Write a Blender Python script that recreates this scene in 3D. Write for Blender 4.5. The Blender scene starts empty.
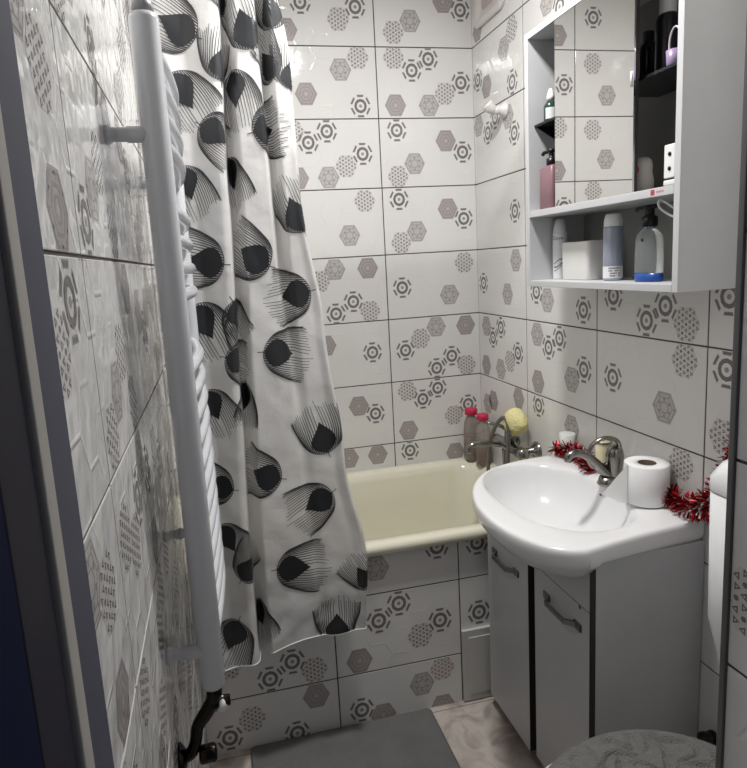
import bpy, math, random
import numpy as np
from mathutils import Vector, Matrix, noise
random.seed(7)
scene = bpy.context.scene
PI = math.pi
# ------------------------------------------------------------------ camera
cd = bpy.data.cameras.new('camera'); cam = bpy.data.objects.new('camera', cd); scene.collection.objects.link(cam)
cam.location = (-1.0572, -2.3357, 1.4106); cam.rotation_mode = 'XYZ'; cam.rotation_euler = (1.4087, 0.0591, -0.2242)
cd.sensor_fit = 'AUTO'; cd.sensor_width = 36; cd.lens = 615.149/768*36
cd.shift_x = 23.0881/768; cd.shift_y = -19.878/768; cd.clip_start = 0.01
scene.camera = cam
# ------------------------------------------------------------------ world, lights, exposure
w = bpy.data.worlds.new('world'); scene.world = w; w.use_nodes = True
w.node_tree.nodes['Background'].inputs[0].default_value = (0.72, 0.80, 1.0, 1)
w.node_tree.nodes['Background'].inputs[1].default_value = 0.08
def area(name, loc, rot, sx, sy, power, col):
    l = bpy.data.lights.new(name, 'AREA'); l.shape = 'RECTANGLE'; l.size = sx; l.size_y = sy; l.energy = power; l.color = col
    o = bpy.data.objects.new(name, l); o.location = loc; o.rotation_euler = rot; scene.collection.objects.link(o); return o
area('ceiling_light', (-0.60, -1.00, 2.45), (0, 0, 0), 0.15, 0.15, 20.5, (1.0, 0.985, 0.965))
scene.view_settings.view_transform = 'Standard'; scene.view_settings.look = 'None'
scene.view_settings.exposure = 0.0; scene.view_settings.gamma = 1; scene.view_settings.use_curve_mapping = False

# ------------------------------------------------------------------ materials
def lin(c): return tuple(((x/255)/12.92 if x/255 <= 0.04045 else (((x/255)+0.055)/1.055)**2.4) for x in c) + (1,)
def mat(name, rgb, rough=0.5, metal=0.0, var=0.04, scale=20, coat=0.0, trans=0.0, bump=0.0, bscale=200, ior=1.45, alpha=1.0, sub=0.0):
    m = bpy.data.materials.new(name); m.use_nodes = True; nt = m.node_tree; b = nt.nodes['Principled BSDF']
    tc = nt.nodes.new('ShaderNodeTexCoord'); nz = nt.nodes.new('ShaderNodeTexNoise'); nz.inputs['Scale'].default_value = scale; nz.inputs['Detail'].default_value = 3
    nt.links.new(tc.outputs['Object'], nz.inputs['Vector'])
    mx = nt.nodes.new('ShaderNodeMix'); mx.data_type = 'RGBA'
    c = lin(rgb); mx.inputs['A'].default_value = tuple(x*(1-var) for x in c[:3])+(1,); mx.inputs['B'].default_value = tuple(min(1, x*(1+var)) for x in c[:3])+(1,)
    nt.links.new(nz.outputs['Fac'], mx.inputs['Factor']); nt.links.new(mx.outputs['Result'], b.inputs['Base Color'])
    b.inputs['Roughness'].default_value = rough; b.inputs['Metallic'].default_value = metal; b.inputs['IOR'].default_value = ior
    b.inputs['Coat Weight'].default_value = coat; b.inputs['Transmission Weight'].default_value = trans; b.inputs['Alpha'].default_value = alpha
    if coat: b.inputs['Coat Roughness'].default_value = 0.05
    if bump:
        n2 = nt.nodes.new('ShaderNodeTexNoise'); n2.inputs['Scale'].default_value = bscale; n2.inputs['Detail'].default_value = 4
        nt.links.new(tc.outputs['Object'], n2.inputs['Vector'])
        bp = nt.nodes.new('ShaderNodeBump'); bp.inputs['Strength'].default_value = bump; bp.inputs['Distance'].default_value = 0.01
        nt.links.new(n2.outputs['Fac'], bp.inputs['Height']); nt.links.new(bp.outputs['Normal'], b.inputs['Normal'])
    return m
def tile_mat(name, rgb, wav=0.35, rough=0.09):
    """glazed tile: faint hexagon relief plus a slow ripple of the glaze, from the tile UV in metres"""
    m = bpy.data.materials.new(name); m.use_nodes = True; nt = m.node_tree; N = nt.nodes.new; L = nt.links.new; b = nt.nodes['Principled BSDF']
    b.inputs['Base Color'].default_value = lin(rgb); b.inputs['Roughness'].default_value = rough; b.inputs['IOR'].default_value = 1.5
    uv = N('ShaderNodeUVMap'); uv.uv_map = 'UVMap'; tc = N('ShaderNodeTexCoord')
    def vm(op, a, bb=None, c=None):
        n = N('ShaderNodeVectorMath'); n.operation = op
        for i, x in enumerate((a, bb, c)):
            if x is None: continue
            if isinstance(x, (tuple, list)): n.inputs[i].default_value = x
            else: L(x, n.inputs[i])
        return n
    def mm(op, a, bb=None):
        n = N('ShaderNodeMath'); n.operation = op
        for i, x in enumerate((a, bb)):
            if x is None: continue
            if isinstance(x, (int, float)): n.inputs[i].default_value = x
            else: L(x, n.inputs[i])
        return n.outputs[0]
    W, H = 0.134, 0.083
    p = vm('ADD', uv.outputs[0], (20.0*W, 20.0*H, 0)).outputs[0]
    def cell(off):
        q = vm('ADD', p, off).outputs[0]; q = vm('MODULO', q, (W, H, 1)).outputs[0]; return vm('SUBTRACT', q, (W/2, H/2, 0)).outputs[0]
    ds = []
    for off in ((0, 0, 0), (W/2, H/2, 0)):
        a = vm('ABSOLUTE', cell(off)).outputs[0]; s = N('ShaderNodeSeparateXYZ'); L(a, s.inputs[0])
        d1 = mm('MULTIPLY', s.outputs[1], 1/(H/2)); d2 = mm('ADD', mm('MULTIPLY', s.outputs[0], 1/(W/3)*1.0*1.0), mm('MULTIPLY', s.outputs[1], 0.5/(H/2)))
        ds.append(mm('MAXIMUM', d1, d2))
    d = mm('MINIMUM', ds[0], ds[1])
    edge = N('ShaderNodeMapRange'); edge.inputs[1].default_value = 0.90; edge.inputs[2].default_value = 0.98; L(d, edge.inputs[0])
    nz = N('ShaderNodeTexNoise'); nz.inputs['Scale'].default_value = 9; nz.inputs['Detail'].default_value = 2; L(tc.outputs['Object'], nz.inputs['Vector'])
    gate = N('ShaderNodeMapRange'); gate.inputs[1].default_value = 0.42; gate.inputs[2].default_value = 0.6; L(nz.outputs['Fac'], gate.inputs[0])
    h = mm('MULTIPLY', edge.outputs[0], gate.outputs[0])
    n2 = N('ShaderNodeTexNoise'); n2.inputs['Scale'].default_value = 14; n2.inputs['Detail'].default_value = 2; L(tc.outputs['Object'], n2.inputs['Vector'])
    h2 = mm('ADD', mm('MULTIPLY', h, 0.0006*max(1.0, wav*1.4)), mm('MULTIPLY', n2.outputs['Fac'], 0.004*wav))
    bp = N('ShaderNodeBump'); bp.inputs['Strength'].default_value = 0.7; bp.inputs['Distance'].default_value = 1.0
    L(h2, bp.inputs['Height']); L(bp.outputs['Normal'], b.inputs['Normal'])
    return m
TILE = tile_mat('glazed_tile', (226, 225, 223)); TILE_L = tile_mat('glazed_tile_rippled', (226, 225, 223), 2.0, 0.06)
GROUT = mat('grout', (82, 76, 74), 0.9)
PR = [mat('print_pale', (192, 189, 186), 0.12), mat('print_grey', (156, 152, 150), 0.12), mat('print_dark', (122, 118, 118), 0.12), mat('print_warm', (176, 167, 166), 0.12), mat('print_rose', (160, 130, 130), 0.12), mat('print_faint', (212, 209, 206), 0.12)]
WHITE = mat('white_lacquer', (232, 232, 232), 0.3, coat=0.2); CABW = mat('white_melamine', (198, 199, 201), 0.35)
CERAM = mat('sanitary_ceramic', (234, 234, 235), 0.16, coat=0.25, var=0.01); CREAM = mat('cream_enamel', (230, 226, 206), 0.12, coat=0.5, var=0.02)
CHROME = mat('chrome', (205, 205, 205), 0.12, 1.0); STEEL = mat('brushed_steel', (135, 135, 137), 0.3, 1.0); DKMET = mat('dark_nickel', (50, 46, 45), 0.25, 1.0)
BLACK = mat('black_plastic', (18, 18, 19), 0.35); DEDGE = mat('dark_edge_band', (52, 49, 48), 0.5); BACKP = mat('grey_hardboard', (138, 138, 135), 0.7)
RADW = mat('radiator_enamel', (208, 210, 215), 0.25, coat=0.3)

# ------------------------------------------------------------------ mesh builder
def link(o, parent=None):
    scene.collection.objects.link(o)
    if parent is not None: o.parent = parent
    return o
class MB:
    def __init__(s): s.v = []; s.f = []; s.m = []; s.sm = []; s.uv = []
    def add(s, vs, fs, mi=0, smooth=False, uv=None):
        n = len(s.v); s.v += [tuple(x) for x in vs]
        for k, f in enumerate(fs):
            s.f.append(tuple(n+i for i in f)); s.m.append(mi); s.sm.append(smooth); s.uv.append([uv[i] for i in f] if uv else None)
    def box(s, x0, x1, y0, y1, z0, z1, mi=0):
        vs = [(x, y, z) for x in (x0, x1) for y in (y0, y1) for z in (z0, z1)]
        s.add(vs, [(0,1,3,2),(4,6,7,5),(0,4,5,1),(2,3,7,6),(0,2,6,4),(1,5,7,3)], mi)
    def rings(s, rs, mi=0, smooth=True, cap0=True, cap1=True, closed=False):
        n = len(rs[0]); vs = [p for r in rs for p in r]; fs = []
        R = len(rs)
        for i in range(R if closed else R-1):
            a = i*n; b = ((i+1) % R)*n
            for j in range(n): k = (j+1) % n; fs.append((a+j, a+k, b+k, b+j))
        if not closed:
            if cap0: fs.append(tuple(range(n-1, -1, -1)))
            if cap1: fs.append(tuple((R-1)*n+j for j in range(n)))
        s.add(vs, fs, mi, smooth)
    def lathe(s, c, prof, n=28, mi=0, axis='z', cap0=True, cap1=True, sx=1, sy=1):
        rs = []
        for r, h in prof:
            ring = []
            for k in range(n):
                a = 2*PI*k/n; p, q = r*math.cos(a)*sx, r*math.sin(a)*sy
                ring.append({'z': (c[0]+p, c[1]+q, c[2]+h), 'x': (c[0]+h, c[1]+p, c[2]+q), 'y': (c[0]+q, c[1]+h, c[2]+p)}[axis])
            rs.append(ring)
        s.rings(rs, mi, True, cap0, cap1)
    def tube(s, pts, r, n=12, mi=0, cap=True, flat=1.0, sub=0):
        pts = [Vector(p) for p in pts]
        if sub:
            out = []; P = [pts[0]*2-pts[1]]+pts+[pts[-1]*2-pts[-2]]
            for i in range(1, len(P)-2):
                for k in range(sub):
                    t = k/sub; a, b, c, d = P[i-1:i+3]
                    out.append(0.5*((2*b)+(c-a)*t+(2*a-5*b+4*c-d)*t*t+(3*b-a-3*c+d)*t**3))
            out.append(pts[-1]); 
            if not isinstance(r, (int, float)):
                r = [r[min(int(i/sub), len(r)-2)]*(1-(i/sub-min(int(i/sub), len(r)-2)))+r[min(int(i/sub), len(r)-2)+1]*(i/sub-min(int(i/sub), len(r)-2)) for i in range(len(out))]
            pts = out
        N = len(pts); rr = [r]*N if isinstance(r, (int, float)) else r
        t0 = (pts[1]-pts[0]).normalized(); up = Vector((0, 0, 1)) if abs(t0.z) < 0.9 else Vector((0, 1, 0))
        u = t0.cross(up).normalized(); rs = []
        for i in range(N):
            t = (pts[min(i+1, N-1)]-pts[max(i-1, 0)]).normalized()
            u = (u-t*u.dot(t)).normalized(); v = t.cross(u)
            rs.append([pts[i]+(u*math.cos(2*PI*k/n)+v*math.sin(2*PI*k/n)*flat)*rr[i] for k in range(n)])
        s.rings(rs, mi, True, cap, cap)
    def prism(s, poly, a, b, axis='x', mi=0):
        def P(p, h): return {'x': (h, p[0], p[1]), 'y': (p[0], h, p[1]), 'z': (p[0], p[1], h)}[axis]
        s.rings([[P(p, a) for p in poly], [P(p, b) for p in poly]], mi, False)
    def build(s, name, mats, parent=None, bevel=0, seg=2, sub=0, loc=None):
        me = bpy.data.meshes.new(name); me.from_pydata(s.v, [], s.f); me.validate(clean_customdata=False)
        if not isinstance(mats, (list, tuple)): mats = [mats]
        for m in mats: me.materials.append(m)
        if len(me.polygons) == len(s.f):
            for p, mi, sm in zip(me.polygons, s.m, s.sm): p.material_index = mi; p.use_smooth = sm
            if any(u for u in s.uv):
                ul = me.uv_layers.new(name='UVMap'); 
                for p, u in zip(me.polygons, s.uv):
                    if u:
                        for li, q in zip(p.loop_indices, u): ul.data[li].uv = q
        else: print('MESH VALIDATE DROPPED', name)
        o = bpy.data.objects.new(name, me); link(o, parent)
        if bevel:
            b = o.modifiers.new('bevel', 'BEVEL'); b.width = bevel; b.segments = seg; b.limit_method = 'ANGLE'; b.angle_limit = math.radians(40)
            for p in me.polygons: p.use_smooth = True
            wn = o.modifiers.new('wn', 'WEIGHTED_NORMAL'); wn.keep_sharp = False
        if sub:
            b = o.modifiers.new('sub', 'SUBSURF'); b.levels = sub; b.render_levels = sub
        return o
def rrect(cx, cy, hx, hy, r, z, n=6):
    out = []
    for (sx, sy, a0) in ((1, 1, 0), (-1, 1, 90), (-1, -1, 180), (1, -1, 270)):
        for k in range(n+1):
            a = math.radians(a0+90*k/n); out.append((cx+sx*(hx-r)+r*math.cos(a), cy+sy*(hy-r)+r*math.sin(a), z))
    return out
def fix(o):
    bm_ = __import__('bmesh'); b = bm_.new(); b.from_mesh(o.data); bm_.ops.recalc_face_normals(b, faces=b.faces); b.to_mesh(o.data); b.free(); return o
def tag(o, label, cat, group=None, kind=None):
    o['label'] = label; o['category'] = cat
    if group: o['group'] = group
    if kind: o['kind'] = kind
    return o
def thing(name, loc, label, cat, group=None):
    o = bpy.data.objects.new(name, None); o.empty_display_size = 0.05; link(o); tag(o, label, cat, group)
    return o   # parts are built in room coordinates; the empty is moved to the base at the end
BASES = []
def base(o, loc): BASES.append((o, Vector(loc)))

# ------------------------------------------------------------------ tile prints
HR, HS = 0.0435, 1.07
def hexp(r, rot=0): return [(r*math.cos(PI/3*k+rot), r*math.sin(PI/3*k+rot)*HS) for k in range(6)]
def prints(t):
    o = []
    def ring(r0, r1, mi, a=0.0, b=1.0):
        A, B = hexp(r0), hexp(r1)
        for k in range(6):
            j = (k+1) % 6; l = lambda P, Q, t_: (P[0]+(Q[0]-P[0])*t_, P[1]+(Q[1]-P[1])*t_)
            o.append(([l(A[k], A[j], a), l(B[k], B[j], a), l(B[k], B[j], b), l(A[k], A[j], b)], mi))
    def disc(r, mi, n=6, c=(0, 0), rot=0): o.append(([(c[0]+r*math.cos(2*PI*k/n+rot), c[1]+r*math.sin(2*PI*k/n+rot)) for k in range(n)], mi))
    if t == 'G':
        ring(HR*0.78, HR*0.99, 1, 0.18, 0.82); ring(HR*0.83, HR*0.95, 2, 0.23, 0.77)
        for k in range(12):
            a, b = PI/6*k, PI/6*(k+1); o.append(([(HR*r_*math.cos(t_), HR*r_*math.sin(t_)*HS) for r_, t_ in ((.33, a), (.55, a), (.55, b), (.33, b))], 2))
        disc(HR*.15, 1)
    elif t in 'SP':
        o.append((hexp(HR*0.98), 5)); d = HR*0.30; mi = 2 if t == 'S' else 4
        inh = lambda x, y: max(abs(y)/HS/(HR*.866), abs(x)/HR+abs(y)/HS*.5/(HR*.866)) < .95
        for i in range(-4, 5):
            for j in range(-4, 5):
                x = d*(i*0.866); y = d*(j+i/2)*HS
                if not inh(x, y): continue
                if (i-j) % 3 == 0: disc(d*0.30, mi, 6, (x, y))
                else: disc(d*0.46, mi, 3, (x, y), 0 if (i-j) % 3 == 1 else PI); disc(d*0.17, 5, 3, (x, y), 0 if (i-j) % 3 == 1 else PI)
    elif t == 'R':
        o.append((hexp(HR*0.97), 0)); ring(HR*0.84, HR*0.90, 1); ring(HR*0.6, HR*0.65, 1); ring(HR*0.3, HR*0.37, 1)
        for k in range(6):
            a = PI/3*k+PI/6; disc(HR*0.1, 1, 6, (HR*0.45*math.cos(a), HR*0.45*math.sin(a)*HS)); a = PI/3*k; disc(HR*0.07, 1, 6, (HR*0.75*math.cos(a), HR*0.75*math.sin(a)))
    else:
        o.append((hexp(HR*0.97), 3)); ring(HR*0.80, HR*0.88, 1); ring(HR*0.52, HR*0.62, 1); ring(HR*0.25, HR*0.34, 1); disc(HR*0.1, 0)
        for k in range(12):
            a = PI/6*k; disc(HR*0.055, 1, 4, (HR*0.72*math.cos(a), HR*0.72*math.sin(a)*HS), a)
    return o
PRS = {t: prints(t) for t in 'GSPRD'}
def clip(poly, x0, x1, y0, y1):
    for ax, lim, sg in ((0, x0, 1), (0, x1, -1), (1, y0, 1), (1, y1, -1)):
        out = []
        for i in range(len(poly)):
            a, b = poly[i-1], poly[i]; da, db = (a[ax]-lim)*sg, (b[ax]-lim)*sg
            if (da < 0) != (db < 0):
                t = da/(da-db); out.append((a[0]+(b[0]-a[0])*t, a[1]+(b[1]-a[1])*t))
            if db >= 0: out.append(b)
        poly = out
        if len(poly) < 3: return None
    return poly
TW, TH, GAP = 0.4025, 0.2525, 0.0042
def tiles(mb, M, u0, u1, v0, v1, uo, vo, plist, holes=()):
    """M(u,v,h) -> room point, h is the height out of the wall. Tiles (material 0), grout (1), prints (2..)"""
    mb.add([M(u0, v0, -0.0015), M(u1, v0, -0.0015), M(u1, v1, -0.0015), M(u0, v1, -0.0015)], [(0, 1, 2, 3)], 1)
    i0 = math.floor((u0-uo)/TW); i1 = math.ceil((u1-uo)/TW); j0 = math.floor((v0-vo)/TH); j1 = math.ceil((v1-vo)/TH)
    for i in range(i0, i1):
        for j in range(j0, j1):
            g = GAP/2; a, b = max(u0, uo+i*TW+g), min(u1, uo+(i+1)*TW-g); c, d = max(v0, vo+j*TH+g), min(v1, vo+(j+1)*TH-g)
            if b-a < 0.004 or d-c < 0.004: continue
            e = 0.0011
            P = [(a, c), (b, c), (b, d), (a, d)]; Q = [(a+e, c+e), (b-e, c+e), (b-e, d-e), (a+e, d-e)]
            vs = [M(p[0], p[1], -0.0015) for p in P]+[M(p[0], p[1], -0.0004) for p in P]+[M(p[0], p[1], 0) for p in Q]
            fs = [(k, (k+1) % 4, 4+(k+1) % 4, 4+k) for k in range(4)]+[(4+k, 4+(k+1) % 4, 8+(k+1) % 4, 8+k) for k in range(4)]+[(8, 9, 10, 11)]
            mb.add(vs, fs, 0, False, [(p[0]-uo-i*TW, p[1]-vo-j*TH+0.0385) for p in P+P+Q])
            for (pu, pv, t) in plist:
                if not (uo+i*TW <= pu < uo+(i+1)*TW and vo+j*TH <= pv < vo+(j+1)*TH): continue
                for n_, (poly, mi) in enumerate(PRS[t]):
                    q = clip([(pu+x, pv+y) for x, y in poly], a+e, b-e, c+e, d-e)
                    if q: mb.add([M(x, y, 0.0002+0.00012*(n_ > 0)+0.0001*(mi in (2, 4))+0.0002*(mi == 5 and n_ > 0)) for x, y in q], [tuple(range(len(q)))], 2+mi)
TM = [TILE, GROUT]+PR; TML = [TILE_L, GROUT]+PR
def scatter(u0, u1, v0, v1, uo, vo, seed):
    r = random.Random(seed); out = []
    designs = [[(.05,.04,'G'),(.118,.083,'R'),(.185,.125,'S'),(.32,.21,'D'),(.253,.04,'G')], [(.05,.166,'S'),(.118,.124,'G'),(.185,.166,'G'),(.32,.04,'D'),(.253,.208,'R'),(.32,.166,'G')],
               [(.05,.208,'D'),(.118,.166,'G'),(.253,.083,'S'),(.32,.124,'R'),(.185,.04,'S')], [(.118,.04,'R'),(.185,.083,'S'),(.05,.208,'G'),(.32,.208,'G'),(.253,.166,'S')]]
    for i in range(math.floor((u0-uo)/TW), math.ceil((u1-uo)/TW)):
        for j in range(math.floor((v0-vo)/TH), math.ceil((v1-vo)/TH)):
            for x, y, t in r.choice(designs): out.append((uo+i*TW+x, vo+j*TH+y, t))
    return out
BACK= [(-0.653, 2.338,'G'), (-0.71, 2.245, 'D'), (-0.518, 2.284, 'S'), (-0.452, 2.327,'G'), (-0.245, 2.284, 'R'), (-0.312, 2.243, 'S'), (-0.113, 2.354, 'D'), (-0.045, 2.326,'G'), (-0.452, 2.155, 'S'), (-0.52, 2.112, 'R'), (-0.653, 2.028, 'D'), (-0.451, 1.985,'G'), (-0.315, 2.156, 'S'), (-0.246, 2.111,'G'), (-0.179, 2.152,'G'), (-0.315, 1.987, 'D'), (-0.182, 1.986, 'R'), (-0.117, 2.028, 'S'), (-0.05, 2.068,'G'), (-0.711, 1.898, 'S'), (-0.657, 1.858,'G'), (-0.585, 1.897,'G'), (-0.704, 1.732, 'D'), (-0.588, 1.732, 'R'), (-0.519, 1.771, 'S'), (-0.453, 1.814,'G'), (-0.315, 1.897,'G'), (-0.119, 1.856, 'D'), (-0.051, 1.813,'G'), (-0.317, 1.728, 'S'), (-0.249, 1.774, 'R'), (-0.455, 1.642, 'S'), (-0.521, 1.516, 'R'), (-0.318, 1.643,'G'), (-0.12, 1.6, 'D'), (-0.054, 1.56,'G'), (-0.317, 1.479, 'S'), (-0.251, 1.519, 'R'), (-0.587, 1.391, 'R'), (-0.649, 1.349, 'S'), (-0.457, 1.389, 'D'), (-0.593, 1.222,'G'), (-0.522, 1.264,'G'), (-0.456, 1.222, 'S'), (-0.321, 1.305,'G'), (-0.058, 1.388, 'S'), (-0.124, 1.264, 'R'), (-0.641, 1.101, 'D'), (-0.456, 1.059,'G'), (-0.319, 1.055,'G'), (-0.254, 1.097, 'S'), (-0.186, 1.139, 'R'), (-0.059, 1.136, 'D'), (-0.19, 0.971,'G'), (-0.123, 1.015,'G'), (-0.06, 0.972, 'S'), (-0.524, 0.848, 'D'), (-0.457, 0.81,'G'), (-0.32, 0.888, 'S'), (-0.255, 0.848,'G'), (-0.189, 0.888,'G'), (-0.321, 0.724, 'D'), (-0.123, 0.766, 'S'), (-0.058, 0.806,'G'), (-0.577, 0.637, 'D'), (-0.457, 0.638, 'D'), (-0.319, 0.638,'G'), (-0.121, 0.606, 'D')]
PANEL= [(-0.651, 0.504, 'R'), (-0.456, 0.542,'G'), (-0.324, 0.534,'G'), (-0.652, 0.333,'G'), (-0.586, 0.378,'G'), (-0.522, 0.258, 'S'), (-0.455, 0.297,'G'), (-0.719, 0.213, 'D'), (-0.324, 0.299,'G'), (-0.454, 0.131, 'P'), (-0.523, 0.091, 'R'), (-0.721, 0.046,'G'), (-0.653, 0.012, 'D'), (-0.923, 0.254,'G'), (-0.992, 0.212,'G'), (-0.859, 0.213, 'S'), (-0.859, 0.126, 'D'), (-1.055, 0.094, 'S'), (-1.124, 0.048,'G'), (-0.925, 0.015,'G'), (-0.456, -0.002, 'D'), (-1.109, 0.277, 'S')]
RIGHT= [(-0.051, 2.239, 'D'), (-0.316, 2.149, 'S'), (-0.255, 2.106, 'R'), (-0.044, 2.065,'G'), (-0.118, 2.022, 'D'), (-0.314, 1.983,'G'), (-0.182, 1.899,'G'), (-0.12, 1.858,'G'), (-0.042, 1.901, 'R'), (-0.28, 1.879, 'R'), (-0.324, 1.816,'G'), (-0.32, 1.557,'G'), (-0.321, 1.387, 'R'), (-0.254, 1.266, 'R'), (-0.528, 1.256, 'R'), (-0.46, 1.281,'G'), (-0.727, 1.236,'G'), (-0.053, 1.303,'G'), (-0.07, 1.133, 'R'), (-0.127, 1.093,'G'), (-0.195, 1.138,'G'), (-0.326, 1.057,'G'), (-0.264, 1.018, 'S'), (-0.188, 0.977, 'R'), (-0.061, 0.975, 'D'), (-0.326, 0.892, 'D'), (-0.462, 1.138, 'R'), (-0.534, 1.102,'G'), (-0.599, 1.139,'G'), (-0.73, 1.059,'G'), (-0.666, 1.018, 'R'), (-0.465, 0.976, 'D'), (-0.467, 0.894,'G'), (-0.666, 0.865, 'R'), (-0.119, 0.839, 'D'), (-0.066, 0.816, 'R'), (-0.865, 1.283,'G'), (-0.997, 1.226,'G'), (-1.062, 1.266,'G'), (-1.13, 1.227, 'S'), (-0.866, 1.058,'G'), (-1.128, 1.142, 'S'), (-1.066, 1.017, 'R'), (-1.249, 1.139,'G'), (-1.248, 1.295,'G'), (-1.126, 0.892, 'S'), (-1.248, 0.989, 'S')]
FEATHERS= [(-1.038, 1.953, 150, 1.05), (-0.906, 1.931, 105, 1), (-0.967, 2.019, 120, 0.9), (-0.856, 1.979, 98, 1), (-0.987, 1.855, 80, 0.9), (-0.958, 1.883, -80, 1), (-1.043, 1.759, -35, 0.9), (-0.86, 1.867, 120, 0.9), (-0.82, 1.842, 80, 0.8), (-0.92, 1.739, 8, 1), (-0.983, 1.686, -80, 0.9), (-1.102, 1.663, -75, 0.9), (-1.101, 1.873, -60, 1), (-1.021, 1.426, 168, 1.05), (-0.909, 1.417, 150, 1.05), (-0.813, 1.5, 110, 1), (-0.806, 1.345, 186, 1.0), (-1.101, 1.329, -65, 1.05), (-1.004, 1.334, -62, 1), (-0.937, 1.2, -10, 1), (-1.034, 1.196, -20, 0.9), (-0.988, 1.118, -105, 0.9), (-1.093, 1.11, -70, 0.9), (-0.788, 0.908, 104, 1), (-0.922, 0.853, 162, 1), (-1.048, 0.845, 165, 0.9), (-0.784, 0.790, 205, 1.0), (-1.048, 0.594, 50, 0.9), (-1.093, 0.745, -60, 0.9), (-0.95, 0.6, -8, 1.05), (-1.065, 0.47, -115, 1), (-1.013, 0.499, -75, 0.9), (-0.792, 0.345, 90, 0.95), (-0.668, 0.500, 118, 0.8)]
MIRRORED = [(-0.867, 2.314, 'G'), (-0.865, 2.142, 'S'), (-0.738, 2.062, 'G'), (-0.931, 2.021, 'R'), (-0.866, 1.889, 'S'), (-0.928, 1.772, 'R'), (-0.871, 1.645, 'S'), (-0.736, 1.587, 'G')]   # seen only in the mirror
# ------------------------------------------------------------------ the room
CH = 2.5; YF = -1.775; YH = -1.95; XL = -1.187; XJ = -0.5
def struct(o, label, cat): return tag(o, label, cat, kind='structure')
mb = MB(); tiles(mb, lambda u, v, h: (u, -h, v), XL, 0, 0, CH, -0.3836, 0.93, BACK + [p for p in scatter(XL, -0.74, 0.5, CH, -0.3836, 0.93, 3) if p[0] < -0.745 and (p[1] < 1.45 or p[0] < -1.1)] + MIRRORED)
mb.box(XL-0.1, 0.1, 0.0016, 0.1, -0.05, CH, 1); struct(mb.build('wall_back', TM), 'white tiled wall with grey hexagon prints behind the bathtub', 'wall')
mb = MB(); RR = RIGHT + [p for p in scatter(YF, -1.27, 0, CH, -0.39, 0.93, 5) if p[0] < -1.31] + [p for p in scatter(-1.3, -0.66, 1.31, CH, -0.39, 0.93, 6) if p[1] > 1.98 and -1.25 < p[0] < -.45 and p[0] < -.5]
tiles(mb, lambda u, v, h: (-h, u, v), YF, 0, 0, CH, -0.39, 0.93, RR)
mb.box(0.0016, 0.1, YH, 0, -0.05, CH, 1); struct(mb.build('wall_right', TM), 'white tiled wall with hexagon prints behind the washbasin and mirror cabinet', 'wall')
mb = MB(); tiles(mb, lambda u, v, h: (XL+h, u, v), YH, 0, 0, CH, -1.6267, 0.93, [(a, b_, ('S' if t == 'G' and k % 3 else t)) for k, (a, b_, t) in enumerate(scatter(YH, 0, 0, CH, -1.6267, 0.93, 11))])
mb.box(XL-0.1, XL-0.0016, YH, 0, -0.05, CH, 1); struct(mb.build('wall_left', TML), 'glossy white tiled wall seen at a grazing angle behind the towel radiator', 'wall')
mb = MB(); mb.box(XJ+0.0016, 0.1, YH, YF-0.0016, -0.05, CH, 1)
tiles(mb, lambda u, v, h: (XJ-h, u, v), YH, YF-0.006, 0, CH, YF+0.13, 0.915, [(-1.812, 1.005, 'S'), (-1.879, 1.046, 'G'), (-1.812, 1.62, 'S')])
tiles(mb, lambda u, v, h: (u, YF+h, v), XJ+0.004, 0, 0, CH, -0.3836, 0.93, scatter(XJ, 0, 0, CH, -0.3836, 0.93, 13))
mb.box(XL, XJ+0.0016, YH, YF, 2.06, CH, 1)
struct(mb.build('wall_front', TM), 'bluish tiled corner of the doorway at the right edge', 'wall')
mb = MB(); mb.box(XJ-0.003, XJ+0.006, YF-0.006, YF+0.003, 0, 2.06); struct(mb.build('trim_1', mat('profile_grey', (112, 112, 112), 0.35, 0.6), bevel=0.0015), 'thin grey metal corner profile down the tiled door edge', 'corner profile')
mb = MB(); mb.box(XL-0.1, 0.1, YH, 0.1, CH, CH+0.05); struct(mb.build('ceiling', mat('ceiling_paint', (225, 225, 222), 0.8)), 'plain white painted ceiling', 'ceiling')
# floor: pale marbled tiles
fm = mat('marbled_floor', (176, 168, 160), 0.22, var=0.0); nt = fm.node_tree
nz = nt.nodes.new('ShaderNodeTexNoise'); nz.inputs['Scale'].default_value = 9; nz.inputs['Detail'].default_value = 7; nz.inputs['Distortion'].default_value = 1.6
rp = nt.nodes.new('ShaderNodeValToRGB'); rp.color_ramp.elements[0].position = 0.35; rp.color_ramp.elements[0].color = lin((166, 152, 146)); rp.color_ramp.elements[1].position = 0.6; rp.color_ramp.elements[1].color = lin((204, 195, 186))
tc = nt.nodes.new('ShaderNodeTexCoord'); nt.links.new(tc.outputs['Object'], nz.inputs['Vector']); nt.links.new(nz.outputs['Fac'], rp.inputs[0]); nt.links.new(rp.outputs[0], nt.nodes['Principled BSDF'].inputs['Base Color'])
mb = MB(); mb.box(XL-0.1, 0.1, -2.6, 0.1, -0.05, -0.0008, 1)
for i in range(-3, 2):
    for j in range(-5, 2):
        x0, x1, y0, y1 = -.62+i*.6, -.6225+(i+1)*.6, -1.28+j*.6, -1.2825+(j+1)*.6
        x0, x1, y0, y1 = max(x0, XL), min(x1, 0), max(y0, -2.6), min(y1, 0)
        if x1-x0 > .01 and y1-y0 > .01: mb.box(x0, x1, y0, y1, -0.02, 0, 0)
struct(mb.build('floor', [fm, GROUT]), 'pale marbled floor tiles beside the grey mat', 'floor')
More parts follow.
